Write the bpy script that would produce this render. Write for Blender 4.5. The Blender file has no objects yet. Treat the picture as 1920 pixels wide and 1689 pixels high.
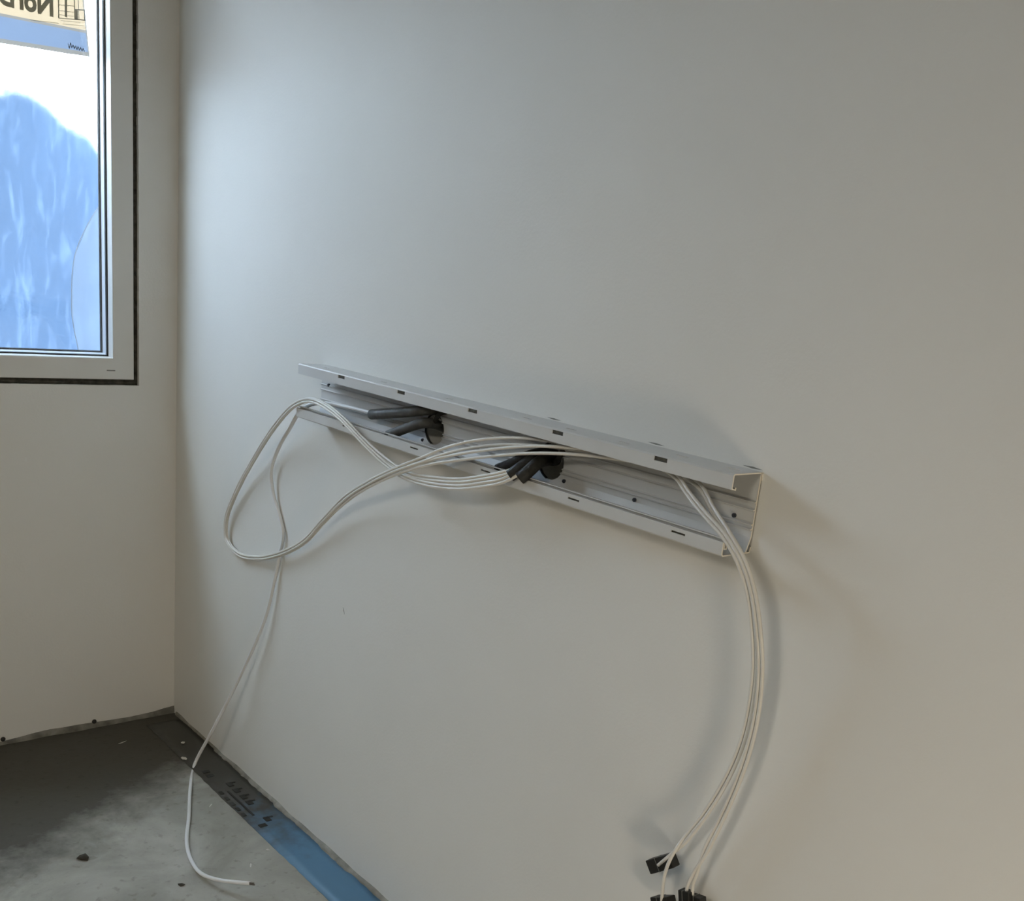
import bpy, bmesh, math, random
from mathutils import Vector, Matrix, noise
random.seed(7)
SC = bpy.context.scene
COL = SC.collection

# ------------------------------------------------------------------ camera
cam_d = bpy.data.cameras.new('camera')
cam = bpy.data.objects.new('camera', cam_d); COL.objects.link(cam)
RT = Vector((0.7626, -0.6393, 0.0988)); DN = Vector((-0.1063, -0.2746, -0.9557)); FW = Vector((0.6381, 0.7183, -0.2774))
UPV = -DN; BK = -FW
cam.matrix_world = Matrix(((RT.x, UPV.x, BK.x, -1.3563), (RT.y, UPV.y, BK.y, -3.2542), (RT.z, UPV.z, BK.z, 1.5368), (0, 0, 0, 1)))
cam_d.sensor_width = 36.0
cam_d.lens = 36.0 * 1989.418 / 1920.0
cam_d.shift_x = -22.7 / 1920.0
cam_d.shift_y = 254.64 / 1920.0
cam_d.clip_start = 0.02
SC.camera = cam

# ------------------------------------------------------------------ sky, work lamp, added fill, exposure
SKY = 17.8
world = bpy.data.worlds.new('overcast_sky'); SC.world = world; world.use_nodes = True
wn = world.node_tree.nodes; wl = world.node_tree.links; wn.clear()
wo = wn.new('ShaderNodeOutputWorld'); bg = wn.new('ShaderNodeBackground')
tc = wn.new('ShaderNodeTexCoord'); sp = wn.new('ShaderNodeSeparateXYZ'); cr = wn.new('ShaderNodeValToRGB')
cr.color_ramp.elements[0].position = 0.46; cr.color_ramp.elements[0].color = (0.30, 0.29, 0.27, 1)
cr.color_ramp.elements[1].position = 0.52; cr.color_ramp.elements[1].color = (0.74, 0.87, 1.0, 1)
mp = wn.new('ShaderNodeMapRange'); mp.inputs['From Min'].default_value = -1
wl.new(tc.outputs['Generated'], sp.inputs[0]); wl.new(sp.outputs['Z'], mp.inputs['Value'])
wl.new(mp.outputs[0], cr.inputs[0]); wl.new(cr.outputs[0], bg.inputs[0]); wl.new(bg.outputs[0], wo.inputs[0])
bg.inputs[1].default_value = SKY
# the work lamp standing on the floor further back in the room
ld = bpy.data.lights.new('work_lamp', 'AREA'); ld.shape = 'DISK'; ld.size = 0.46; ld.energy = 12; ld.color = (1.0, 0.86, 0.66)
lo = bpy.data.objects.new('work_lamp', ld); COL.objects.link(lo); lo.location = (-0.95, -4.25, 0.22)
lo.rotation_euler = (Vector((0.0, -1.6, 1.2)) - lo.location).to_track_quat('-Z', 'Y').to_euler()
# unseen warm fill light added under the ceiling, behind the camera
fd = bpy.data.lights.new('ceiling_fill', 'AREA'); fd.shape = 'RECTANGLE'; fd.size = 1.2; fd.size_y = 0.6; fd.energy = 43; fd.color = (1.0, 0.93, 0.79)
fo = bpy.data.objects.new('ceiling_fill', fd); COL.objects.link(fo); fo.location = (-3.2, -2.9, 2.58)
SC.view_settings.view_transform = 'Standard'; SC.view_settings.look = 'None'
SC.view_settings.gamma = 1.0; SC.view_settings.use_curve_mapping = False
SC.view_settings.exposure = 0.12

# ------------------------------------------------------------------ measured points (metres)
LOOP = [(-0.045, -1.7679, 1.2086), (-0.062, -1.7659, 1.2006), (-0.079, -1.7584, 1.1886), (-0.088, -1.7303, 1.1731), (-0.093, -1.6815, 1.1561), (-0.094, -1.608, 1.1355), (-0.093, -1.517, 1.1209), (-0.091, -1.4473, 1.1143), (-0.088, -1.3923, 1.1157), (-0.088, -1.3171, 1.1313), (-0.091, -1.2425, 1.1568), (-0.092, -1.1609, 1.1874), (-0.088, -1.0732, 1.2066), (-0.083, -0.9887, 1.209), (-0.076, -0.9015, 1.1844), (-0.062, -0.7876, 1.121), (-0.034, -0.6133, 0.999), (-0.02, -0.4761, 0.8725), (-0.014, -0.4018, 0.7715), (-0.012, -0.4038, 0.7152), (-0.012, -0.4759, 0.6899), (-0.013, -0.5955, 0.7072), (-0.022, -0.7665, 0.7668), (-0.024, -0.8873, 0.8315), (-0.032, -0.9851, 0.9064), (-0.05, -1.11, 0.9895), (-0.084, -1.2638, 1.062), (-0.104, -1.3958, 1.1181)]
TAIL_A = [(-0.103, -1.4882, 1.1609), (-0.092, -1.5528, 1.1913), (-0.078, -1.6193, 1.2159), (-0.062, -1.7047, 1.237), (-0.052, -1.7853, 1.2482), (-0.045, -1.865, 1.2545), (-0.04, -1.9424, 1.259), (-0.036, -2.0168, 1.2599), (-0.036, -2.0789, 1.2601), (-0.042, -2.1192, 1.2524), (-0.056, -2.1606, 1.2336), (-0.074, -2.2196, 1.2108), (-0.083, -2.2651, 1.192), (-0.086, -2.3025, 1.1617), (-0.08, -2.3256, 1.1189), (-0.071, -2.3389, 1.0624), (-0.06, -2.3444, 1.0019), (-0.05, -2.3421, 0.9372), (-0.043, -2.3333, 0.8683), (-0.038, -2.3136, 0.7976), (-0.036, -2.2819, 0.7173), (-0.037, -2.2454, 0.6443)]
TAIL_B = [(-0.1, -1.5034, 1.1572), (-0.088, -1.593, 1.1859), (-0.076, -1.677, 1.2097), (-0.063, -1.7848, 1.2354), (-0.05, -1.8853, 1.2506), (-0.043, -1.9723, 1.2582), (-0.03, -2.0363, 1.2598), (-0.026, -2.1062, 1.2571), (-0.034, -2.1643, 1.2446), (-0.056, -2.2132, 1.221), (-0.083, -2.2724, 1.1971), (-0.088, -2.3127, 1.1646), (-0.083, -2.3354, 1.1221), (-0.075, -2.3503, 1.0666), (-0.064, -2.3577, 1.0073), (-0.053, -2.3575, 0.9347), (-0.047, -2.3506, 0.8672), (-0.043, -2.3372, 0.799), (-0.041, -2.3165, 0.7205), (-0.04, -2.2948, 0.6499)]
END_A1 = [(-0.041, -2.2228, 0.606), (-0.045, -2.2049, 0.579)]
END_A2 = [(-0.052, -2.2363, 0.6142), (-0.053, -2.2283, 0.5749), (-0.045, -2.224, 0.5235), (-0.04, -2.2227, 0.4985)]
END_B1 = [(-0.04, -2.2781, 0.6005), (-0.041, -2.2707, 0.5678), (-0.041, -2.274, 0.5499), (-0.04, -2.2836, 0.533)]
END_B2 = [(-0.038, -2.2842, 0.6031), (-0.036, -2.2781, 0.5755), (-0.036, -2.2824, 0.5529), (-0.036, -2.2906, 0.5355)]
SINGLE = [(-0.034, -1.234, 1.2169), (-0.034, -1.1902, 1.21), (-0.034, -1.0857, 1.2061), (-0.041, -0.9866, 1.2012), (-0.05, -0.9361, 1.191), (-0.058, -0.8966, 1.1679), (-0.046, -0.8287, 1.1181), (-0.024, -0.7205, 1.0361), (-0.016, -0.6733, 0.969), (-0.011, -0.6799, 0.9114), (-0.007, -0.7163, 0.8527), (-0.007, -0.7378, 0.8088), (-0.008, -0.7228, 0.7496), (-0.011, -0.7009, 0.6599), (-0.016, -0.6757, 0.5672), (-0.028, -0.6099, 0.427), (-0.048, -0.5212, 0.2598), (-0.072, -0.4612, 0.1334), (-0.0974, -0.3994, 0.006), (-0.1725, -0.5386, 0.006), (-0.2456, -0.6983, 0.006), (-0.3074, -0.8289, 0.006), (-0.3333, -0.9167, 0.008), (-0.3418, -1.0015, 0.015), (-0.3235, -1.0671, 0.026), (-0.2778, -1.1372, 0.04)]
SLEEVE_1 = [(0.02, -1.3861, 1.236), (-0.012, -1.3955, 1.249), (-0.03, -1.3915, 1.2484), (-0.038, -1.344, 1.2365), (-0.036, -1.187, 1.2059)]
SLEEVE_2 = [(0.02, -1.3897, 1.2088), (-0.012, -1.3994, 1.2188), (-0.032, -1.392, 1.22), (-0.045, -1.3581, 1.2065), (-0.054, -1.2872, 1.1758)]
SLEEVE_3 = [(0.02, -1.7535, 1.2204), (-0.02, -1.7554, 1.2218), (-0.04, -1.738, 1.2119), (-0.05, -1.7127, 1.1939), (-0.055, -1.6786, 1.177)]
SLEEVE_4 = [(0.02, -1.7545, 1.2143), (-0.025, -1.768, 1.2181), (-0.05, -1.7658, 1.2103), (-0.07, -1.7563, 1.1929), (-0.081, -1.7464, 1.1792)]
SLEEVE_5 = [(0.02, -1.7585, 1.2088), (-0.025, -1.7779, 1.2139), (-0.05, -1.7859, 1.2102), (-0.072, -1.7837, 1.1924), (-0.082, -1.7758, 1.1801)]
STRAP_1 = [(-0.004, -1.4291, 1.2497), (-0.016, -1.4231, 1.2454), (-0.018, -1.412, 1.2323), (-0.012, -1.3943, 1.2122)]
STRAP_2 = [(-0.004, -1.8049, 1.2386), (-0.014, -1.8082, 1.2314), (-0.014, -1.8025, 1.2203), (-0.008, -1.7869, 1.209)]
STICK = [(-0.4617, 0.073, 1.9996), (-0.2279, 0.073, 2.0097), (-0.2417, 0.073, 2.1511), (-0.2314, 0.073, 2.0689), (-0.4598, 0.073, 2.0516)]
LETTER = [(-0.3278, 0.072, 2.0952), (-0.427, 0.072, 2.0919), (-0.325, 0.072, 2.0958), (-0.3596, 0.072, 2.0923)]
ART = [(-0.3097, 0.072, 2.0912), (-0.2385, 0.072, 2.101), (-0.3088, 0.072, 2.1361), (-0.2377, 0.072, 2.1519), (-0.2668, 0.072, 2.1216), (-0.241, 0.072, 2.1259), (-0.2672, 0.072, 2.0976), (-0.2414, 0.072, 2.1004), (-0.2891, 0.072, 2.1405), (-0.2855, 0.072, 2.1096)]
SIGN = [(-0.2857, 0.072, 2.0268), (-0.2397, 0.072, 2.0224)]
TARPTOP = [(-0.4764, 0.36, 1.8666), (-0.4326, 0.36, 1.8999), (-0.3888, 0.36, 1.9177), (-0.3445, 0.36, 1.9328), (-0.3, 0.36, 1.9262), (-0.2628, 0.36, 1.9032), (-0.225, 0.36, 1.8722), (-0.1941, 0.36, 1.8531), (-0.1625, 0.36, 1.8444), (-0.1385, 0.36, 1.8374), (-0.1146, 0.36, 1.8054), (-0.0903, 0.36, 1.7777)]
FLAP = [(-0.1106, 0.33, 1.6328), (-0.1526, 0.33, 1.5643), (-0.195, 0.33, 1.4641), (-0.2072, 0.33, 1.3332), (-0.2051, 0.33, 1.2673), (-0.184, 0.33, 1.1507), (-0.1024, 0.33, 1.1498), (-0.0994, 0.33, 1.4397)]
STAIN_SHADE = [(-0.72, -0.638, 0.0), (-0.585, -0.624, 0.0), (-0.421, -0.552, 0.0), (-0.3, -0.511, 0.0), (-0.198, -0.373, 0.0), (-0.099, -0.299, 0.0)]
DEB = [(-0.209, -1.005, 0.0), (-0.113, -0.352, 0.0), (-0.396, -1.004, 0.0), (-0.556, -0.764, 0.0), (-0.138, -0.96, 0.0), (-0.164, -0.661, 0.0), (-0.23, -0.151, 0.0), (-0.072, -0.247, 0.0)]
PRINT = [(-0.087, -0.618, 0.0), (-0.088, -0.765, 0.0), (-0.075, -0.48, 0.0), (-0.077, -0.559, 0.0), (-0.107, -0.607, 0.0), (-0.107, -0.747, 0.0)]
DRAIN = [(-0.2151, 0.0, 1.1509), (-0.1898, 0.0, 1.1499)]
NAIL = [(-0.5435, 0.0, 0.0186), (-0.2676, 0.0, 0.0215)]
SCR = [(0.0, -1.0498, 0.6978), (0.0, -1.0594, 0.6808)]


# ------------------------------------------------------------------ materials
def mat(name, col, rough=0.6, metal=0.0, var=0.0, scale=8.0, bump=0.0, bscale=60.0, spec=0.5):
    m = bpy.data.materials.new(name); m.use_nodes = True
    n = m.node_tree.nodes; l = m.node_tree.links; b = n['Principled BSDF']
    b.inputs['Base Color'].default_value = (*col, 1); b.inputs['Roughness'].default_value = rough
    b.inputs['Metallic'].default_value = metal; b.inputs['Specular IOR Level'].default_value = spec
    t = n.new('ShaderNodeTexCoord')
    if var:
        nz = n.new('ShaderNodeTexNoise'); nz.inputs['Scale'].default_value = scale; nz.inputs['Detail'].default_value = 6
        r = n.new('ShaderNodeValToRGB'); r.color_ramp.elements[0].position = .3; r.color_ramp.elements[1].position = .7
        r.color_ramp.elements[0].color = (*[c * (1 - var) for c in col], 1)
        r.color_ramp.elements[1].color = (*[min(1, c * (1 + var)) for c in col], 1)
        l.new(t.outputs['Object'], nz.inputs['Vector']); l.new(nz.outputs[0], r.inputs[0]); l.new(r.outputs[0], b.inputs['Base Color'])
    if bump:
        nb = n.new('ShaderNodeTexNoise'); nb.inputs['Scale'].default_value = bscale; nb.inputs['Detail'].default_value = 5
        bp = n.new('ShaderNodeBump'); bp.inputs['Strength'].default_value = bump; bp.inputs['Distance'].default_value = 0.004
        l.new(t.outputs['Object'], nb.inputs['Vector']); l.new(nb.outputs[0], bp.inputs['Height']); l.new(bp.outputs[0], b.inputs['Normal'])
    return m

def translucent(name, col, var=0.0, scale=(1, 1, 1), clear=0.0, fade=False):
    m = bpy.data.materials.new(name); m.use_nodes = True
    n = m.node_tree.nodes; l = m.node_tree.links; n.clear()
    o = n.new('ShaderNodeOutputMaterial'); t = n.new('ShaderNodeBsdfTranslucent'); d = n.new('ShaderNodeBsdfDiffuse'); a = n.new('ShaderNodeAddShader')
    t.inputs[0].default_value = (*col, 1); d.inputs[0].default_value = (*[min(1, c * 1.5) for c in col], 1)
    l.new(t.outputs[0], a.inputs[0]); l.new(d.outputs[0], a.inputs[1]); l.new(a.outputs[0], o.inputs[0])
    if clear or fade:
        tr_ = n.new('ShaderNodeBsdfTransparent'); mxs = n.new('ShaderNodeMixShader'); mxs.inputs[0].default_value = clear
        l.new(a.outputs[0], mxs.inputs[1]); l.new(tr_.outputs[0], mxs.inputs[2]); l.new(mxs.outputs[0], o.inputs[0])
        if fade:                                     # sheet turns clear towards its top edge, amount stored on the mesh
            at = n.new('ShaderNodeAttribute'); at.attribute_name = 'edge_fade'
            fz = n.new('ShaderNodeTexNoise'); fz.inputs['Scale'].default_value = 38; fz.inputs['Detail'].default_value = 6
            ft = n.new('ShaderNodeTexCoord'); l.new(ft.outputs['Object'], fz.inputs['Vector'])
            fm = n.new('ShaderNodeMath'); fm.operation = 'MULTIPLY_ADD'; fm.inputs[1].default_value = 1.6; fm.inputs[2].default_value = .2; l.new(fz.outputs[0], fm.inputs[0])
            fa = n.new('ShaderNodeMath'); fa.operation = 'MULTIPLY'; fa.use_clamp = True; l.new(at.outputs['Fac'], fa.inputs[0]); l.new(fm.outputs[0], fa.inputs[1])
            fp = n.new('ShaderNodeMath'); fp.operation = 'POWER'; fp.inputs[1].default_value = 2.2; l.new(fa.outputs[0], fp.inputs[0])
            l.new(fp.outputs[0], mxs.inputs[0])
    if var:
        tcn = n.new('ShaderNodeTexCoord'); mpn = n.new('ShaderNodeMapping'); mpn.inputs['Scale'].default_value = scale
        nz = n.new('ShaderNodeTexNoise'); nz.inputs['Scale'].default_value = 6; nz.inputs['Detail'].default_value = 7; nz.inputs['Distortion'].default_value = .6
        r = n.new('ShaderNodeValToRGB'); r.color_ramp.elements[0].position = .5; r.color_ramp.elements[1].position = .74
        r.color_ramp.elements[0].color = (*col, 1); r.color_ramp.elements[1].color = (*[min(1, c * (1 + var) + .02 * var) for c in col], 1)
        l.new(tcn.outputs['Object'], mpn.inputs[0]); l.new(mpn.outputs[0], nz.inputs['Vector']); l.new(nz.outputs[0], r.inputs[0]); l.new(r.outputs[0], t.inputs[0])
    return m

def glass(name, tint=(0.97, 0.985, 1.0), refl=0.05):
    m = bpy.data.materials.new(name); m.use_nodes = True
    n = m.node_tree.nodes; l = m.node_tree.links; n.clear()
    o = n.new('ShaderNodeOutputMaterial'); t = n.new('ShaderNodeBsdfTransparent'); g = n.new('ShaderNodeBsdfGlossy'); x = n.new('ShaderNodeMixShader')
    t.inputs[0].default_value = (*tint, 1); g.inputs['Roughness'].default_value = .02; x.inputs[0].default_value = refl
    l.new(t.outputs[0], x.inputs[1]); l.new(g.outputs[0], x.inputs[2]); l.new(x.outputs[0], o.inputs[0])
    return m

def concrete():
    m = bpy.data.materials.new('concrete_screed'); m.use_nodes = True
    n = m.node_tree.nodes; l = m.node_tree.links; b = n['Principled BSDF']
    t = n.new('ShaderNodeTexCoord')
    n1 = n.new('ShaderNodeTexNoise'); n1.inputs['Scale'].default_value = 3.2; n1.inputs['Detail'].default_value = 9; n1.inputs['Roughness'].default_value = .62; n1.inputs['Distortion'].default_value = .8
    r1 = n.new('ShaderNodeValToRGB')
    r1.color_ramp.elements[0].position = .34; r1.color_ramp.elements[0].color = (.25, .24, .205, 1)
    r1.color_ramp.elements[1].position = .66; r1.color_ramp.elements[1].color = (.42, .405, .355, 1)
    l.new(t.outputs['Object'], n1.inputs['Vector']); l.new(n1.outputs[0], r1.inputs[0])
    # damp stain along the outer wall, deepened with painted shade, ragged edge
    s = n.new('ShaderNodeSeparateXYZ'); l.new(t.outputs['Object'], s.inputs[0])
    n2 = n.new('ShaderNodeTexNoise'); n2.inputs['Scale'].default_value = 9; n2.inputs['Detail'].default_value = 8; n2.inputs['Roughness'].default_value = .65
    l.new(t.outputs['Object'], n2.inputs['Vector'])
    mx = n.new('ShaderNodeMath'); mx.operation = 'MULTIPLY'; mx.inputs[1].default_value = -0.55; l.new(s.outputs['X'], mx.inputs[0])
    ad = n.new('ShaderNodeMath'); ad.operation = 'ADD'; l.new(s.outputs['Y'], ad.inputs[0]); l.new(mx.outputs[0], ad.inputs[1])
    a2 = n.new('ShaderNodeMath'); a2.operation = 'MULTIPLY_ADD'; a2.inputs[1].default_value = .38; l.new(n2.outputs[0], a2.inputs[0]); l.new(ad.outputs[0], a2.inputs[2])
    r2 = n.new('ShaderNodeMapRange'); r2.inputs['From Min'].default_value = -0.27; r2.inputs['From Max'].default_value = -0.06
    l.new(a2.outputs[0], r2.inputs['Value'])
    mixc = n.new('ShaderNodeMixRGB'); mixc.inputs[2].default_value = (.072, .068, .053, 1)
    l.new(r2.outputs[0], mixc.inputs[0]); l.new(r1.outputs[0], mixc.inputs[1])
    # trowel flecks
    v = n.new('ShaderNodeTexNoise'); v.inputs['Scale'].default_value = 42; v.inputs['Detail'].default_value = 4
    rv = n.new('ShaderNodeValToRGB'); rv.color_ramp.elements[0].position = .30; rv.color_ramp.elements[0].color = (.45, .44, .4, 1)
    rv.color_ramp.elements[1].position = .40; rv.color_ramp.elements[1].color = (1, 1, 1, 1)
    l.new(t.outputs['Object'], v.inputs['Vector']); l.new(v.outputs[0], rv.inputs[0])
    mu = n.new('ShaderNodeMixRGB'); mu.blend_type = 'MULTIPLY'; mu.inputs[0].default_value = .4
    l.new(mixc.outputs[0], mu.inputs[1]); l.new(rv.outputs[0], mu.inputs[2]); l.new(mu.outputs[0], b.inputs['Base Color'])
    b.inputs['Roughness'].default_value = .78
    nb = n.new('ShaderNodeTexNoise'); nb.inputs['Scale'].default_value = 30; nb.inputs['Detail'].default_value = 8
    bp = n.new('ShaderNodeBump'); bp.inputs['Strength'].default_value = .35; bp.inputs['Distance'].default_value = .006
    l.new(t.outputs['Object'], nb.inputs['Vector']); l.new(nb.outputs[0], bp.inputs['Height']); l.new(bp.outputs[0], b.inputs['Normal'])
    return m

def membrane():                                       # blue film, shade of the corner painted in as a darker tone
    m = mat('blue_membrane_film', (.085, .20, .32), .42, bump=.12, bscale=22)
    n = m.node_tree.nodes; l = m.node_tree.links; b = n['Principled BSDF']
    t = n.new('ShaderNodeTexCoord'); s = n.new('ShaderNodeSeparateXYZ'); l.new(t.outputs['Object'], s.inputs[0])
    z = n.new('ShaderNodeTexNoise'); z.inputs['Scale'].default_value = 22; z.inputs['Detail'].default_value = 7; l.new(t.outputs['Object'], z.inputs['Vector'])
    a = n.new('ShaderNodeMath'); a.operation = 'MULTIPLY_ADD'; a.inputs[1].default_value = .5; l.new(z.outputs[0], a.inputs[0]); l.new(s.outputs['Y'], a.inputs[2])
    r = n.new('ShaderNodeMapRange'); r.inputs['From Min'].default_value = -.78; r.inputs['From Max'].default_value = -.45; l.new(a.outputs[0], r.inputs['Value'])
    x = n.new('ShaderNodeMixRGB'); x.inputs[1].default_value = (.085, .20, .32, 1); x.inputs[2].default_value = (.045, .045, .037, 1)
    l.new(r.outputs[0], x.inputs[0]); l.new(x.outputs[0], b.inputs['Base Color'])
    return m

M = dict(
    wall=mat('painted_plaster', (.74, .73, .69), .75, var=.018, scale=2.2, bump=.10, bscale=150),
    ceil=mat('bare_ceiling', (.36, .355, .335), .8, bump=.05),
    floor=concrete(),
    frame=mat('window_lacquer', (.70, .69, .65), .45, var=.02, scale=5),
    seal=mat('dark_gasket_rubber', (.022, .022, .02), .7),
    foam=mat('dark_joint_foam', (.07, .068, .055), .9, var=.5, scale=60, bump=.6, bscale=120),
    spacer=mat('spacer_metal', (.72, .76, .82), .4),
    pane=glass('window_glass'),
    trunk=mat('grey_white_trunking_plastic', (.60, .60, .585), .38, var=.02, scale=9),
    cutedge=mat('lamplit_plastic_edge', (.86, .80, .68), .6),  # paler than the trunking: lamp light on the sawn end painted in
    cable=mat('white_cable_sheath', (.72, .70, .65), .38, var=.02, scale=30),
    cablew=mat('pale_cable_sheath', (.74, .745, .74), .4, var=.02, scale=30),
    black=mat('black_plastic', (.012, .012, .011), .45),
    sleeve=mat('dark_grey_rubber_sleeve', (.075, .075, .068), .6, var=.25, scale=70, bump=.3, bscale=90),
    bsleeve=mat('black_rubber_sleeve', (.011, .011, .009), .6, var=.35, scale=110, bump=.4, bscale=110),
    steel=mat('dark_screw_steel', (.10, .11, .13), .35, metal=.8),
    copper=mat('cut_cable_core', (.10, .085, .07), .5),
    mortar=mat('grey_mortar', (.24, .232, .20), .9, var=.3, scale=26, bump=.7, bscale=60),
    rough=mat('unfinished_plaster_edge', (.20, .195, .17), .95, var=.45, scale=24, bump=.8, bscale=50),
    chip=mat('pale_plaster_chip', (.62, .60, .55), .9, var=.15, scale=60),
    darkchip=mat('dark_dirt_lump', (.05, .046, .036), .9, var=.3, scale=50),
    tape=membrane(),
    ink=mat('dark_print_ink', (.02, .022, .02), .6),
    grey_mark=mat('grey_plug', (.22, .22, .20), .6),
    tarp=translucent('blue_tarpaulin', (.029, .046, .074), var=.45, scale=(6, 6, 1.3), fade=True),
    flap=translucent('pale_blue_film', (.45, .47, .48), clear=.5),
    film_edge=mat('film_hem_grey', (.45, .48, .52), .5),
    s_border=translucent('label_border_grey', (.076, .068, .058)),
    s_beige=translucent('label_beige_paper', (.165, .125, .080), var=.04, scale=(40, 40, 40)),
    s_blue=translucent('label_blue_band', (.055, .070, .095), var=.06, scale=(40, 40, 40)),
    s_ink=translucent('label_dark_ink', (.22, .22, .19)),
)

# ------------------------------------------------------------------ helpers
def obj(name, bm, m, parent=None, smooth=False):
    me = bpy.data.meshes.new(name); bm.normal_update(); bm.to_mesh(me); bm.free()
    if isinstance(m, (list, tuple)):
        for k in m: me.materials.append(k)
    else: me.materials.append(m)
    if smooth:
        for p in me.polygons: p.use_smooth = True
    o = bpy.data.objects.new(name, me); COL.objects.link(o)
    if parent: o.parent = parent
    return o
def tag(o, label, cat, group=None):
    o['label'] = label; o['category'] = cat
    if group: o['group'] = group
    return o
def struct(o, label=None):
    o['kind'] = 'structure'
    if label: o['label'] = label
    return o
def box(bm, x0, x1, y0, y1, z0, z1):
    v = [bm.verts.new((x, y, z)) for x in (x0, x1) for y in (y0, y1) for z in (z0, z1)]
    for f in ((0, 1, 3, 2), (4, 6, 7, 5), (0, 4, 5, 1), (2, 3, 7, 6), (0, 2, 6, 4), (1, 5, 7, 3)): bm.faces.new([v[i] for i in f])
    return v
def prism_y(bm, poly, y0, y1):                      # closed polygon in (x, z), extruded along y
    a = [bm.verts.new((x, y0, z)) for x, z in poly]; b = [bm.verts.new((x, y1, z)) for x, z in poly]
    n = len(poly)
    for i in range(n): bm.faces.new((a[i], a[(i + 1) % n], b[(i + 1) % n], b[i]))
    bm.faces.new(a[::-1]); bm.faces.new(b)
def ribbon(pts, t):                                 # open polyline in 2D -> closed polygon of thickness t
    P = [Vector(p) for p in pts]; L = []; R = []
    for i, p in enumerate(P):
        d1 = (P[i] - P[i - 1]).normalized() if i else None
        d2 = (P[i + 1] - P[i]).normalized() if i < len(P) - 1 else None
        if d1 is None: n = Vector((-d2.y, d2.x)); k = 1
        elif d2 is None: n = Vector((-d1.y, d1.x)); k = 1
        else:
            n = (Vector((-d1.y, d1.x)) + Vector((-d2.y, d2.x))); n.normalize()
            k = 1 / max(.35, n.dot(Vector((-d1.y, d1.x))))
        L.append(p + n * t * .5 * k); R.append(p - n * t * .5 * k)
    return [tuple(q) for q in L] + [tuple(q) for q in reversed(R)]
def rect_sweep(bm, prof, x0, x1, z0, z1):           # closed profile (inset, y) swept round a rectangle, mitred
    rings = []
    for (cx, sx), (cz, sz) in (((x0, 1), (z0, 1)), ((x1, -1), (z0, 1)), ((x1, -1), (z1, -1)), ((x0, 1), (z1, -1))):
        rings.append([bm.verts.new((cx + sx * i, y, cz + sz * i)) for i, y in prof])
    n = len(prof)
    for k in range(4):
        a, b = rings[k], rings[(k + 1) % 4]
        for i in range(n): bm.faces.new((a[i], a[(i + 1) % n], b[(i + 1) % n], b[i]))
    bmesh.ops.recalc_face_normals(bm, faces=bm.faces)
def spline(pts, sub=6):
    P = [Vector(p) for p in pts]; out = []
    for i in range(len(P) - 1):
        p0 = P[i - 1] if i else P[0] * 2 - P[1]; p1, p2 = P[i], P[i + 1]; p3 = P[i + 2] if i + 2 < len(P) else P[-1] * 2 - P[-2]
        ts = [0]                                     # centripetal parametrisation keeps tight bends round
        for a, b in ((p0, p1), (p1, p2), (p2, p3)): ts.append(ts[-1] + max(1e-4, (b - a).length) ** .5)
        for k in range(sub):
            t = ts[1] + (ts[2] - ts[1]) * k / sub
            a1 = p0.lerp(p1, (t - ts[0]) / (ts[1] - ts[0])); a2 = p1.lerp(p2, (t - ts[1]) / (ts[2] - ts[1])); a3 = p2.lerp(p3, (t - ts[2]) / (ts[3] - ts[2]))
            b1 = a1.lerp(a2, (t - ts[0]) / (ts[2] - ts[0])); b2 = a2.lerp(a3, (t - ts[1]) / (ts[3] - ts[1]))
            out.append(b1.lerp(b2, (t - ts[1]) / (ts[2] - ts[1])))
    out.append(P[-1]); return out
def tube(bm, path, r, seg=10, r_fn=None, flat=1.0, hollow=False):
    n = len(path); rings = []; up = Vector((1, 0, 0)); nrm = None
    for i, p in enumerate(path):
        d = (path[min(i + 1, n - 1)] - path[max(i - 1, 0)]).normalized()
        if nrm is None:
            nrm = d.orthogonal().normalized() if abs(d.dot(up)) > .95 else (up - d * d.dot(up)).normalized()
        else: nrm = (nrm - d * d.dot(nrm)).normalized()
        bi = d.cross(nrm); rr = r_fn(i / (n - 1)) if r_fn else r
        rings.append([bm.verts.new(p + nrm * rr * math.cos(a) + bi * rr * flat * math.sin(a)) for a in (2 * math.pi * k / seg for k in range(seg))])
    for a, b in zip(rings, rings[1:]):
        for k in range(seg): bm.faces.new((a[k], a[(k + 1) % seg], b[(k + 1) % seg], b[k]))
    bm.faces.new(rings[0][::-1])
    if hollow:                                       # sunken mouth at the far end
        d = (path[-1] - path[-2]).normalized(); c = path[-1]
        inner = [bm.verts.new(c + (v.co - c) * .68) for v in rings[-1]]
        deep = [bm.verts.new(v.co - d * r * 1.5) for v in inner]
        for k in range(seg):
            j = (k + 1) % seg
            bm.faces.new((rings[-1][k], rings[-1][j], inner[j], inner[k])); bm.faces.new((inner[k], inner[j], deep[j], deep[k]))
        bm.faces.new(deep)
    else: bm.faces.new(rings[-1])
def cut(o, cutter_bm):                              # boolean difference, baked into the mesh
    c = obj('cutter', cutter_bm, M['black'])
    md = o.modifiers.new('cut', 'BOOLEAN'); md.operation = 'DIFFERENCE'; md.object = c; md.solver = 'EXACT'
    dg = bpy.context.evaluated_depsgraph_get()
    me = bpy.data.meshes.new_from_object(o.evaluated_get(dg)); me.name = o.name
    o.modifiers.clear(); o.data = me
    bpy.data.objects.remove(c)
    return o
def cyl_x(bm, cy, cz, r, x0, x1, seg=28):
    a = [bm.verts.new((x0, cy + r * math.cos(t), cz + r * math.sin(t))) for t in (2 * math.pi * k / seg for k in range(seg))]
    b = [bm.verts.new((x1, v.co.y, v.co.z)) for v in a]
    for k in range(seg): bm.faces.new((a[k], a[(k + 1) % seg], b[(k + 1) % seg], b[k]))
    bm.faces.new(a[::-1]); bm.faces.new(b); bmesh.ops.recalc_face_normals(bm, faces=bm.faces)
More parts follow.
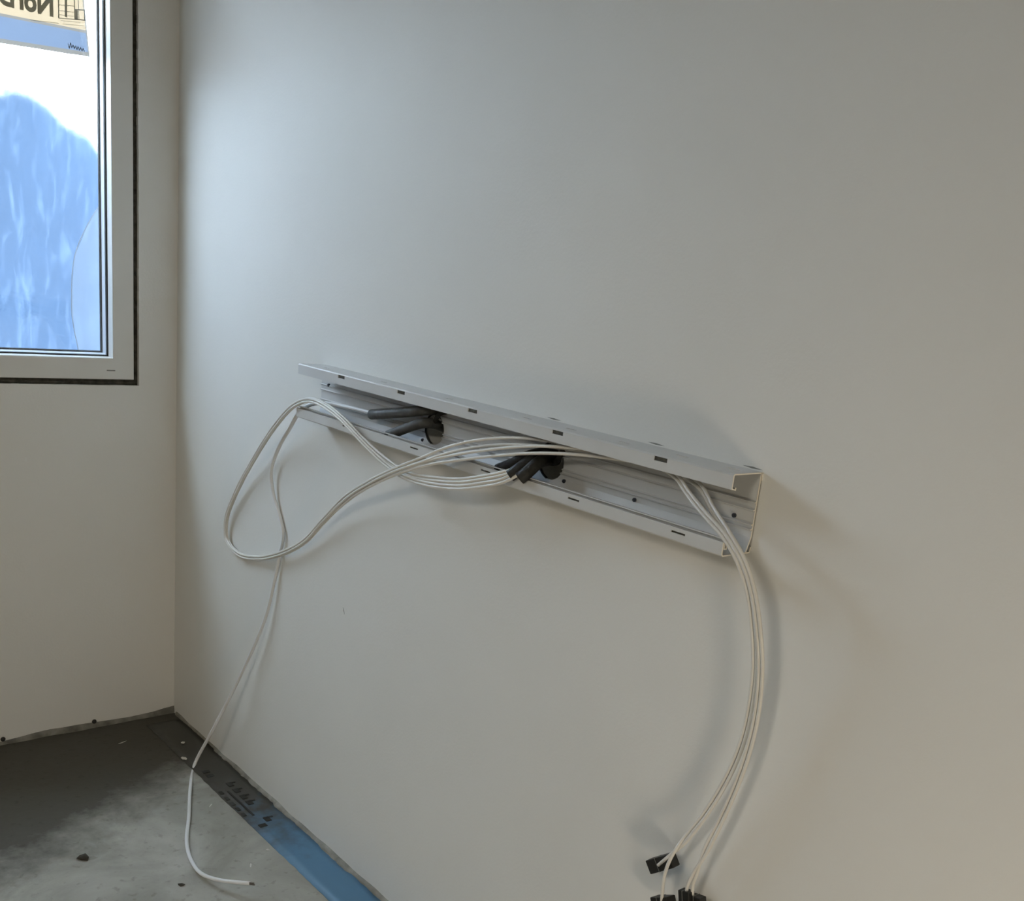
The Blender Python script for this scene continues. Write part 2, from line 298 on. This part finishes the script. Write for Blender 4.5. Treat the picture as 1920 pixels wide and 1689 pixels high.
def bevel(bm, w, seg=2):
    bmesh.ops.bevel(bm, geom=list(bm.edges), offset=w, segments=seg, affect='EDGES', profile=.5)
def rubble(size, m, name, loc, rz, flat=.5):
    bm = bmesh.new(); bmesh.ops.create_icosphere(bm, subdivisions=1, radius=1)
    sx, sy = size
    for v in bm.verts:
        k = 1 + random.uniform(-.28, .28)
        v.co = Vector((v.co.x * sx * k, v.co.y * sy * k, max(-.6, v.co.z) * min(sx, sy) * flat * k))
    lo = min(v.co.z for v in bm.verts)
    for v in bm.verts: v.co.z -= lo
    o = obj(name, bm, m); o.location = loc; o.rotation_euler[2] = rz
    return o

# ------------------------------------------------------------------ room shell
RX, RY, RZ = -6.5, -8.2, 2.62
T = .12
bm = bmesh.new(); box(bm, RX - T, T, RY - T, T, -.12, 0)
struct(obj('floor', bm, M['floor']), 'bare grey concrete screed floor with a dark band of damp and painted shade')
bm = bmesh.new(); box(bm, RX - T, T, RY - T, T, RZ, RZ + T)
struct(obj('ceiling', bm, M['ceil']))
HOLES = [(-1.3926, 1.2061, .034), (-1.7750, 1.2100, .036)]
bm = bmesh.new(); box(bm, 0, T, RY - T, T, 0, RZ)
wall_r = struct(obj('wall_right', bm, M['wall']), 'white painted wall carrying the cable trunking')
for hy, hz, hr in HOLES:
    cb = bmesh.new(); cyl_x(cb, hy, hz, hr, -.03, .055); cut(wall_r, cb)
OX0, OX1, OZ0, OZ1 = -1.6166, -.1173, 1.1048, 2.4170         # opening for the window
bm = bmesh.new(); box(bm, RX - T, 0, 0, .30, 0, RZ)
wall_w = struct(obj('wall_window', bm, M['wall']), 'white painted outer wall below and beside the window')
cb = bmesh.new(); box(cb, OX0, OX1, -.1, .40, OZ0, OZ1); bmesh.ops.recalc_face_normals(cb, faces=cb.faces); cut(wall_w, cb)
bm = bmesh.new(); box(bm, RX - T, RX, RY - T, 0, 0, RZ); struct(obj('wall_left', bm, M['wall']))
bm = bmesh.new(); box(bm, RX, 0, RY - T, RY, 0, RZ); struct(obj('wall_rear', bm, M['wall']))

# ------------------------------------------------------------------ window
win = struct(bpy.data.objects.new('window_1', None), 'grey white framed window in the outer wall'); COL.objects.link(win)
FX0, FX1, FZ0, FZ1 = -1.6003, -.1336, 1.1239, 2.4007
W4 = (FX0, FX1, FZ0, FZ1)
bm = bmesh.new(); rect_sweep(bm, [(.0, .0015), (.0015, 0), (.0595, 0), (.0607, .0012), (.0607, .03), (.0575, .034), (.066, .075), (.066, .100), (0, .100)], *W4); obj('window_frame', bm, M['frame'], win)
bm = bmesh.new(); rect_sweep(bm, [(.0608, .0015), (.0622, .001), (.0640, .034), (.0580, .034), (.0580, .0015)], *W4); obj('glazing_bead', bm, M['frame'], win)
bm = bmesh.new(); rect_sweep(bm, [(.060, .0342), (.0672, .0348), (.0680, .0378), (.060, .0378)], *W4); obj('inner_gasket', bm, M['seal'], win)
bm = bmesh.new(); rect_sweep(bm, [(.060, .0425), (.0688, .0425), (.0722, .0605), (.060, .0605)], *W4); obj('spacer_bar', bm, M['spacer'], win)
bm = bmesh.new(); rect_sweep(bm, [(.060, .0608), (.0755, .0608), (.0772, .0668), (.060, .0668)], *W4); obj('outer_gasket', bm, M['seal'], win)
for y in (.0380, .0670):
    bm = bmesh.new(); box(bm, FX0 + .061, FX1 - .061, y, y + .0038, FZ0 + .061, FZ1 - .061); obj('glass_pane', bm, M['pane'], win)
bm = bmesh.new(); rect_sweep(bm, [(-.0185, .016), (-.010, .012), (-.004, .017), (.004, .014), (.004, .05), (-.0185, .05)], *W4); obj('joint_foam', bm, M['foam'], win)
bm = bmesh.new(); box(bm, DRAIN[0][0], DRAIN[1][0], -.0009, .002, 1.1484, 1.1522); bevel(bm, .0008); obj('drain_plug', bm, M['grey_mark'], win)
# plaster edge a little ragged round the joint
bm = bmesh.new()
for x0, x1, z0, z1 in ((-.1190, -.1150, 1.10, 2.42),):
    n = 60
    for k in range(n):
        a = z0 + (z1 - z0) * k / n; b = z0 + (z1 - z0) * (k + 1) / n
        w = .0012 + .0022 * abs(noise.noise((k * .37, 2, 1)))
        box(bm, -.1173 - w, -.1165, -.0012, .012, a, b)
n = 70
for k in range(n):
    a = OX0 + (OX1 - OX0) * k / n; b = OX0 + (OX1 - OX0) * (k + 1) / n
    w = .0012 + .0025 * abs(noise.noise((k * .31, 5, 1)))
    box(bm, a, b, -.0012, .012, 1.1040, 1.1048 + w)
struct(obj('trim_1', bm, M['wall']), 'ragged plaster edge around the window joint')

# ------------------------------------------------------------------ wall foot strips
bm = bmesh.new(); n = 120; prev = None
rows = []
for k in range(n + 1):
    x = -2.2 + 2.2 * k / n
    h = .017 + .010 * noise.noise((x * 3.2, .3, 0)) + .003 * noise.noise((x * 21, 1, 0))
    if x > -.12: h += .008 * (x + .12) / .12
    if -.56 < x < -.42: h *= .45 + .55 * abs(x + .56) / .14
    d = .004 + .004 * noise.noise((x * 11, 7, 0))
    rows.append([bm.verts.new(c) for c in ((x, .002, h), (x, -d * .35, h), (x, -d, h * .5), (x, -d * 1.25, 0), (x, .002, 0))])
for a, b in zip(rows, rows[1:]):
    for i in range(4): bm.faces.new((a[i], b[i], b[i + 1], a[i + 1]))
bm.faces.new(rows[0][::-1]); bm.faces.new(rows[-1])
bmesh.ops.recalc_face_normals(bm, faces=bm.faces)
tr = struct(obj('trim_2', bm, M['rough']), 'unfinished dark plaster edge at the foot of the window wall')
for x, _, z in NAIL:
    bm = bmesh.new(); bmesh.ops.create_icosphere(bm, subdivisions=2, radius=.0075)
    for v in bm.verts: v.co.y *= .7; v.co += Vector((x, -.003, z))
    obj('fixing_plug', bm, M['seal'], tr)
bm = bmesh.new(); rows = []; n = 260
for k in range(n + 1):
    y = -.02 - 3.2 * k / n
    w = .009 + .016 * max(0, noise.noise((y * 4.1, 4, 0))) + .007 * noise.noise((y * 19, 2, 0)) + .004 * noise.noise((y * 55, 6, 0))
    w *= 1.0 if y > -1.35 else .8
    if -.33 < y: w *= .45
    hgt = .007 + .0045 * noise.noise((y * 9, 8, 0))
    rows.append([bm.verts.new(c) for c in ((.002, y, 0), (.002, y, hgt * 1.6), (-w * .35, y, hgt * 1.1), (-w * .75, y, hgt * .7), (-w, y, 0))])
for a, b in zip(rows, rows[1:]):
    for i in range(4): bm.faces.new((a[i], b[i], b[i + 1], a[i + 1]))
bm.faces.new(rows[0][::-1]); bm.faces.new(rows[-1])
bmesh.ops.recalc_face_normals(bm, faces=bm.faces)
struct(obj('trim_3', bm, M['mortar']), 'crumbly grey mortar bead along the foot of the right wall')

def wall_flaw(name, y0, z0, y1, z1, w, m):
    bm = bmesh.new(); d = Vector((y1 - y0, z1 - z0)); n_ = Vector((-d.y, d.x)).normalized() * w * .5; mid = Vector(((y0 + y1) / 2, (z0 + z1) / 2))
    q = [Vector((y0, z0)), mid + n_, Vector((y1, z1)), mid - n_]
    a = [bm.verts.new((-.0006, p.x, p.y)) for p in q]; b = [bm.verts.new((.002, p.x, p.y)) for p in q]
    bm.faces.new(a); bm.faces.new(b[::-1])
    for i in range(4): bm.faces.new((a[i], b[i], b[(i + 1) % 4], a[(i + 1) % 4]))
    bmesh.ops.recalc_face_normals(bm, faces=bm.faces); obj(name, bm, m, wall_r)
wall_flaw('scratch', *SCR[0][1:], *SCR[1][1:], .0022, M['grey_mark'])
for y in (-1.765, -2.030, -2.238):
    wall_flaw('plaster_gap', y + .022, 1.2886, y - .018, 1.2882, .0030, M['grey_mark'])

# ------------------------------------------------------------------ blue membrane strip on the floor
bm = bmesh.new(); rows = []; n = 300
for k in range(n + 1):
    y = -.06 - 3.1 * k / n
    xo = -.1185 + .003 * noise.noise((y * 4, 0, 3)) + .0025 * noise.noise((y * 34, 1, 3))
    xs = [xo, xo * .75, xo * .5, xo * .25, -.002]
    rows.append([bm.verts.new((x, y, .0014 + (.0012 * noise.noise((x * 30, y * 16, 0)) if 0 < i < 4 else 0))) for i, x in enumerate(xs)])
for a, b in zip(rows, rows[1:]):
    for i in range(4): bm.faces.new((a[i], b[i], b[i + 1], a[i + 1]))
bmesh.ops.recalc_face_normals(bm, faces=bm.faces)
g = bmesh.ops.extrude_face_region(bm, geom=list(bm.faces))
for v in [q for q in g['geom'] if isinstance(q, bmesh.types.BMVert)]: v.co.z = .0001
bmesh.ops.recalc_face_normals(bm, faces=bm.faces)
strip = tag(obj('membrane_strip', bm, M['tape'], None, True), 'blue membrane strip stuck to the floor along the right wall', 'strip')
def flatbar(x0, x1, y0, y1):
    bm = bmesh.new(); box(bm, x0, x1, y0, y1, .0016, .0030); obj('printed_mark', bm, M['ink'], strip)
flatbar(-.0905, -.0845, -.775, -.610)
for k, y in enumerate((-.600, -.640, -.676, -.712, -.748)):
    flatbar(-.1150, -.1040, y - .019, y)
for k, y in enumerate((-.560, -.605, -.650, -.690, -.800)):
    flatbar(-.0720, -.0560, y - .024, y)
    flatbar(-.0640, -.0440, y - .007, y - .002)
for y in (-.455, -.485, -.830):
    flatbar(-.1020, -.0800, y - .016, y)

# ------------------------------------------------------------------ label on the outside of the glass (seen from behind)
YS = .0724
bx0, bz0 = -.62, 2.0034
c_br = Vector((-.2275, 2.0100)); ux = Vector((1, .048)); uv = Vector((-.098, 1.0))
def SP(u, v): q = c_br + ux * u + uv * v; return (q.x, q.y)      # u to the left is negative, v up
def patch(bm, u0, u1, v0, v1, y, sl=0.0, sl1=0.0, nx=14, wob=0.0):
    pr = []
    for k in range(nx + 1):
        u = u0 + (u1 - u0) * k / nx; w = wob * noise.noise((u * 60, v0 * 9, 2))
        a = SP(u, v0 + sl * u + w); b = SP(u, v1 + sl1 * u)
        pr.append([bm.verts.new((a[0], y, a[1])), bm.verts.new((b[0], y, b[1]))])
    for a, b in zip(pr, pr[1:]): bm.faces.new((a[0], b[0], b[1], a[1]))
label = tag(bpy.data.objects.new('window_label', None), 'beige and blue paper label on the window glass with mirrored lettering', 'label'); COL.objects.link(label)
label.location = (0, 0, 0)
bm = bmesh.new(); patch(bm, -.40, 0, 0, .011, YS, wob=.0015); patch(bm, -.40, -.004, .0585, .0655, YS, sl=-.03, sl1=-.03); patch(bm, -.004, 0, .011, .30, YS, nx=2)
obj('border', bm, M['s_border'], label)
bm = bmesh.new(); patch(bm, -.40, -.004, .011, .0585, YS, sl1=-.03); obj('blue_band', bm, M['s_blue'], label)
bm = bmesh.new(); patch(bm, -.40, -.004, .0655, .30, YS, sl=-.03); obj('beige_panel', bm, M['s_beige'], label)
def lettering(body, size, x_right, zbase, name, bold=0.0, sx=1.0):
    cu = bpy.data.curves.new(name, 'FONT'); cu.body = body; cu.size = size; cu.extrude = .00015; cu.offset = bold
    cu.resolution_u = 4
    o = bpy.data.objects.new(name, cu); COL.objects.link(o)
    me = bpy.data.meshes.new_from_object(o.evaluated_get(bpy.context.evaluated_depsgraph_get())); bpy.data.objects.remove(o)
    for v in me.vertices: v.co = Vector((x_right - v.co.x * sx, YS - .0006 + v.co.z, zbase + v.co.y))
    me.flip_normals(); me.name = name; me.materials.clear(); me.materials.append(M['s_ink'])
    q = bpy.data.objects.new(name, me); COL.objects.link(q); q.parent = label
    return q
lettering('NorDan', .072, -.3215, 2.0935, 'printed_lettering', .0028, .80)
bm = bmesh.new()
def bar(x0, z0, x1, z1, w):
    d = Vector((x1 - x0, z1 - z0)); d.normalize(); nn = Vector((-d.y, d.x)) * w * .5
    q = [(x0 - nn.x, z0 - nn.y), (x1 - nn.x, z1 - nn.y), (x1 + nn.x, z1 + nn.y), (x0 + nn.x, z0 + nn.y)]
    prism_y(bm, q, YS - .0006, YS - .0002)
for a in ((-.3097, 2.0912, -.2385, 2.1010, .0018), (-.3097, 2.0912, -.3088, 2.19, .003), (-.2905, 2.098, -.2890, 2.19, .006), (-.2668, 2.0976, -.268, 2.19, .0026), (-.2560, 2.098, -.2575, 2.19, .0016),
          (-.2668, 2.1216, -.2410, 2.1259, .0026), (-.2410, 2.1000, -.2410, 2.1259, .0022), (-.2672, 2.0976, -.2414, 2.1004, .0022), (-.2620, 2.098, -.2620, 2.121, .0065),
          (-.3090, 2.110, -.2672, 2.1145, .0012), (-.3090, 2.124, -.2672, 2.1300, .0012), (-.3090, 2.100, -.268, 2.104, .001), (-.30, 2.079, -.245, 2.0855, .0009), (-.385, 2.071, -.31, 2.078, .0011), (-.305, 2.086, -.252, 2.0925, .0009)):
    bar(*a)
obj('line_drawing', bm, M['s_ink'], label)
bm = bmesh.new(); x, z = -.2865, 2.0325                      # small scribbled imprint, too small to read
for k in range(13):
    nx_ = x + .0034; nz_ = 2.0285 - .10 * (nx_ + .2865) + (.0056 if k % 2 else -.0052) * (1.4 if k < 2 else .8)
    bar(x, z, nx_, nz_, .0018); x, z = nx_, nz_
obj('imprint', bm, M['ink'], label)

# ------------------------------------------------------------------ blue sheeting hanging outside the window
bm = bmesh.new(); xs = [-2.75 + 2.95 * k / 190 for k in range(191)]; rows = []
def tarp_top(x):
    T_ = TARPTOP
    if x <= T_[0][0]: return T_[0][1 + 1] + .03 * math.sin((x - T_[0][0]) * 9)
    if x >= T_[-1][0]: return T_[-1][2] - .05 * min(1, (x - T_[-1][0]) * 4)
    for a, b in zip(T_, T_[1:]):
        if a[0] <= x <= b[0]: return a[2] + (b[2] - a[2]) * (x - a[0]) / (b[0] - a[0])
for x in xs:
    zt_ = tarp_top(x) + .045 + .004 * noise.noise((x * 70, 0, 0)); col = []
    for j in range(61):
        f = j / 60; z = .85 + (zt_ - .85) * f
        d = .018 * noise.noise((x * 5, z * 2.2, 1)) + .006 * noise.noise((x * 26, z * 5, 4)) + .004 * noise.noise((x * 60, z * 13, 9))
        col.append(bm.verts.new((x, .36 + d, z)))
    rows.append(col)
for a, b in zip(rows, rows[1:]):
    for j in range(60): bm.faces.new((a[j], b[j], b[j + 1], a[j + 1]))
edge_fade = [max(0.0, 1 - (col[-1].co.z - v.co.z) / .085) for col in rows for v in col]
bm.verts.index_update()
tarp_o = obj('tarpaulin', bm, M['tarp'], None, True)
att = tarp_o.data.attributes.new('edge_fade', 'FLOAT', 'POINT'); att.data.foreach_set('value', edge_fade)
tag(tarp_o, 'blue wrinkled tarpaulin hanging outside the window', 'tarpaulin')
bm = bmesh.new(); tube(bm, spline(FLAP[:6], 5), .0016, 6); film_edge = bm
bm = bmesh.new(); vs = [bm.verts.new(p) for p in FLAP]; f = bm.faces.new(vs)
bmesh.ops.triangulate(bm, faces=[f]); bmesh.ops.subdivide_edges(bm, edges=list(bm.edges), cuts=4, use_grid_fill=True)
for v in bm.verts: v.co.y += .008 * noise.noise((v.co.x * 22, v.co.z * 6, 3))
film_o = tag(obj('plastic_film', bm, M['flap'], None, True), 'pale loose plastic film hanging at the right end of the blue tarpaulin', 'film')

obj('film_edge', film_edge, M['film_edge'], film_o)

# ------------------------------------------------------------------ cable trunking
ZT, ZB, YL, YR, D = 1.2851, 1.1551, -.9032, -2.2571, .072
trunk = tag(bpy.data.objects.new('cable_trunking', None), 'long open pale grey cable trunking screwed to the right wall', 'trunking'); COL.objects.link(trunk)
trunk.location = (0, (YL + YR) / 2, ZB)
TH = .0019
CUT = []
def trunk_part(name, polys, cutter=None, m='trunk'):
    CUT.extend(polys)
    bm = bmesh.new()
    for p in polys: prism_y(bm, ribbon(p, TH), YR, YL)
    bmesh.ops.recalc_face_normals(bm, faces=bm.faces)
    o = obj(name, bm, M[m])
    if cutter: cut(o, cutter)
    for v in o.data.vertices: v.co -= trunk.location
    o.parent = trunk
    return o
h = TH / 2
cb = bmesh.new()
for hy, hz, hr in HOLES: cyl_x(cb, hy, hz, hr * .97, -.03, .02)
# back plate with its stiffening ribs
trunk_part('back_plate', [[(-.0045, ZT - h), (-.0045, ZB + .026), (-.0125, ZB + h * 2)],
                          ], cb)
ribs = []
for dz, w in ((.047, .0030), (.0595, .0038), (.083, .0034), (.0905, .0038)):
    ribs.append([(-.0052, ZT - dz), (-.0052 - w, ZT - dz - .0016)])
cb = bmesh.new()
for hy, hz, hr in HOLES: cyl_x(cb, hy, hz, hr * .97, -.03, .02)
trunk_part('stiffening_rib', ribs, cb)
trunk_part('wall_leg', [[(-.0010, ZT - h), (-.0010, ZT - .013)], [(-.0125, ZB + h), (-.0035, ZB + h), (-.0015, ZB + .010)]])
# top flange with its front lip: two rows of slots
def slot(bm, c, sx, sy, sz):
    b2 = bmesh.new(); box(b2, -sx, sx, -sy, sy, -sz, sz); bmesh.ops.recalc_face_normals(b2, faces=b2.faces)
    k = min(q for q in (sx, sy, sz))
    for v in b2.verts: v.co += Vector(c)
    me = bpy.data.meshes.new('t'); b2.to_mesh(me); b2.free(); bm.from_mesh(me); bpy.data.meshes.remove(me)
cb = bmesh.new()
for y in (-1.1058, -1.3520, -1.6040, -1.8555, -2.1070):
    slot(cb, (-D, y, ZT - .0062), .006, .0145, .0036)
for y in (-.985, -1.235, -1.4840, -1.7330, -1.8560, -1.9930, -2.1170, -2.2240):
    slot(cb, (-.040 if y > -2.1 else -.032, y, ZT), .0034, .013, .006)
trunk_part('top_flange', [[(0, ZT - h), (-D + .003, ZT - h), (-D + h, ZT - .003), (-D + h, ZT - .0235), (-D + .0095, ZT - .0250), (-D + .0095, ZT - .0215)]], cb)
cb = bmesh.new()
for y in (-1.1362, -1.4143, -1.6609, -1.9155, -2.1652):
    slot(cb, (-D, y, 1.1704), .006, .0150, .0017)
trunk_part('bottom_flange', [[(-.0120, ZB + h), (-D + .003, ZB + h), (-D + h, ZB + .003), (-D + h, ZB + .0222), (-D + .0040, ZB + .0222), (-D + .0040, ZB + .0120), (-D + .0095, ZB + .0120), (-D + .0095, ZB + .0270), (-D + .0030, ZB + .0276)]], cb)
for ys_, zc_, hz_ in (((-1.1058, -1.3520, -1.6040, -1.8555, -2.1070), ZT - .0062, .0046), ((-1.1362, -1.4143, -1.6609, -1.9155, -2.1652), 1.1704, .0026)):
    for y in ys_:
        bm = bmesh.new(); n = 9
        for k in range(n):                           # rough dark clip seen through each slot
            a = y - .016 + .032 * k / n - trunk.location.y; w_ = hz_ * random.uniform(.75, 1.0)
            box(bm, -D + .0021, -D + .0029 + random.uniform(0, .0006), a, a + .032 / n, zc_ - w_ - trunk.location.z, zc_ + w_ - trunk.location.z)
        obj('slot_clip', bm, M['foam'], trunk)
for hy, hz, hr in HOLES:
    bm = bmesh.new(); ring = [Vector((-.0066, hy + hr * .96 * math.cos(t), hz + hr * .96 * math.sin(t))) for t in (math.pi * (-.12 - .86 * k / 20) + math.pi * .55 for k in range(21))]
    tube(bm, [p - trunk.location for p in ring], .0021, 8); obj('hole_grommet', bm, M['seal'], trunk, True)
bm = bmesh.new()
for p in CUT: prism_y(bm, ribbon(p, TH), YR - .0009, YR + .0002)
bmesh.ops.recalc_face_normals(bm, faces=bm.faces)
for v in bm.verts: v.co -= trunk.location
ce = obj('cut_edge', bm, M['cutedge'], trunk); ce['label'] = 'sawn end edge with lamp light painted into its colour'
# screws through the back plate
for y, z in ((-.9401, 1.2387), (-1.8167, 1.1802), (-2.0010, 1.1851), (-2.2200, 1.2082), (-1.3520, 1.1760)):
    bm = bmesh.new(); cyl_x(bm, y - trunk.location.y, z - trunk.location.z, .0038, -.0085, -.0050, 12); cyl_x(bm, y - trunk.location.y, z - trunk.location.z, .0022, -.0105, -.0085, 6)
    obj('screw', bm, M['steel'], trunk)

# ------------------------------------------------------------------ rubber sleeves coming out of the wall
def sleeve(name, pts, r, m, label):
    bm = bmesh.new(); tube(bm, spline(pts, 6), r, 14, hollow=True, r_fn=lambda t: r * (.92 + .08 * t))
    bmesh.ops.recalc_face_normals(bm, faces=bm.faces)
    return tag(obj(name, bm, M[m], None, True), label, 'sleeve', 'rubber sleeves in the trunking')
sleeve('cable_sleeve', SLEEVE_1, .0118, 'sleeve', 'dark grey rubber sleeve pointing left, upper of two at the left hole')
sleeve('cable_sleeve', SLEEVE_2, .0112, 'sleeve', 'dark grey rubber sleeve slanting to the lower lip at the left hole')
sleeve('cable_sleeve', SLEEVE_3, .0112, 'bsleeve', 'black rubber sleeve ending behind the lower lip, leftmost at the right hole')
sleeve('cable_sleeve', SLEEVE_4, .0122, 'bsleeve', 'black rubber sleeve over the lower lip, middle of three at the right hole')
sleeve('cable_sleeve', SLEEVE_5, .0125, 'bsleeve', 'black rubber sleeve over the lower lip, rightmost at the right hole')
for P_, lb in ((STRAP_1, 'short black strap hanging in the left hole of the trunking'), (STRAP_2, 'short black strap hanging in the right hole of the trunking')):
    bm = bmesh.new(); tube(bm, spline(P_, 6), .0052, 10)
    tag(obj('rubber_strap', bm, M['bsleeve'], None, True), lb, 'strap')

# ------------------------------------------------------------------ four thin white cables with black connectors
def connector(parent, c, rot, dims):
    bm = bmesh.new(); box(bm, -dims[0], dims[0], -dims[1], dims[1], -dims[2], dims[2]); bmesh.ops.recalc_face_normals(bm, faces=bm.faces); bevel(bm, .0016)
    o = obj('connector', bm, M['black'], parent); o.location = c; o.rotation_euler = rot
    bm = bmesh.new(); s = dims[1] * .18
    box(bm, -dims[0] * 1.03, dims[0] * 1.03, s, s + .0008, -dims[2] * 1.03, dims[2] * 1.03)
    q = obj('connector_seam', bm, M['grey_mark'], o)
    return o
NL = len(LOOP)
def blend(i):                                        # 0: two by two, 1: side by side
    if i <= 8: return 1.0 if 3 <= i <= 6 else .7
    if i <= 24: return max(.10, .5 - (i - 8) * .2)
    return .45
def bundle(k, tail, end, jit):
    R = .0031; pts = []; path = [Vector(p) for p in LOOP]
    flat = (-1.5, -.5, .5, 1.5)[k]; sq = (-.5, .5, -.5, .5)[k]; sx = (-.5, -.5, .5, .5)[k]
    full = path + [Vector(p) for p in tail]
    for i, p in enumerate(full):
        d = (full[min(i + 1, len(full) - 1)] - full[max(i - 1, 0)]); d.x = 0; d.normalize()
        n_ = Vector((0, -d.z, d.y))
        if i < NL:
            b = blend(i); s = R * 2.12
            off = n_ * s * (flat * b + sq * (1 - b)) + Vector((s * sx * (1 - b), 0, 0))
            off += Vector((0, noise.noise((i * .6, k * 7.3, 0)), noise.noise((i * .6, k * 7.3, 5)))) * .0012
        else:
            off = n_ * R * 1.12 * (1 if k % 2 else -1)
            if i - NL < 6: off *= 1 + .9 * math.sin(math.pi * (i - NL + .5) / 6)
        pts.append(p + off)
    pts += [Vector(p) for p in end]
    bm = bmesh.new(); tube(bm, spline(pts, 6), R, 10)
    return obj('thin_cable', bm, M['cable'], None, True)
LB = 'white looped cable hanging from the trunking end into '
c = tag(bundle(0, TAIL_A, END_A1, 0), LB + 'the topmost black connector', 'cable', 'looped cables in the trunking')
connector(c, (-.0335, -2.2045, .5800), (math.radians(-38), 0, math.radians(4)), (.010, .0290, .0125))
c = tag(bundle(1, TAIL_A, END_A2, 1), LB + 'the lowest left connector', 'cable', 'looped cables in the trunking')
connector(c, (-.035, -2.2235, .5060), (math.radians(-30), 0, math.radians(-6)), (.011, .0225, .0160))
c = tag(bundle(2, TAIL_B, END_B1, 2), LB + 'the left of two adjoining connectors', 'cable', 'looped cables in the trunking')
connector(c, (-.0395, -2.2735, .5430), (math.radians(-14), 0, 0), (.0085, .0120, .0200))
c = tag(bundle(3, TAIL_B, END_B2, 3), LB + 'the right of two adjoining connectors', 'cable', 'looped cables in the trunking')
connector(c, (-.0320, -2.2930, .5405), (math.radians(-14), 0, 0), (.0085, .0125, .0200))

# ------------------------------------------------------------------ the thicker single cable that drops to the floor
bm = bmesh.new(); path = spline(SINGLE, 7); tube(bm, path, .0050, 12)
single = tag(obj('installation_cable', bm, M['cablew'], None, True), 'single white cable hanging from the left trunking end down onto the concrete floor', 'cable')
e = path[-1]; d = (path[-1] - path[-2]).normalized()
for k in range(3):
    a = 2 * math.pi * k / 3; o_ = Vector((0, math.cos(a), math.sin(a))) * .0021
    bm = bmesh.new(); tube(bm, [e - d * .002 + o_, e + d * .005 + o_ * 1.1, e + d * (.009 + .002 * k) + o_ * 1.2], .0017, 6); obj('cut_core', bm, M['copper'], single)

# ------------------------------------------------------------------ crumbs on the floor
def crumb(i, size, m, rz, label):
    x, y, _ = DEB[i]; tag(rubble(size, M[m], 'floor_crumb', (x, y, .0002 if x < -.12 else .003), rz), label, 'crumb', 'crumbs on the floor')
crumb(0, (.011, .0022), 'chip', 1.1, 'pale sliver lying on the floor above the cut cable end')
crumb(1, (.006, .012), 'chip', .4, 'pale plaster flake on the dark floor near the corner')
crumb(2, (.0055, .009), 'darkchip', .9, 'small dark crumb on the floor left of the cable bend')
crumb(3, (.017, .013), 'darkchip', 2.0, 'flat dark lump of dirt left on the floor')
crumb(4, (.006, .0035), 'chip', 2.3, 'tiny pale crumb on the floor beside the blue strip')
crumb(5, (.011, .0020), 'chip', .75, 'thin pale splinter on the floor right of the hanging cable')
crumb(6, (.020, .0022), 'chip', .35, 'long pale splinter on the dark floor below the window')
crumb(7, (.006, .007), 'chip', 1.5, 'pale crumb on the floor in the corner')
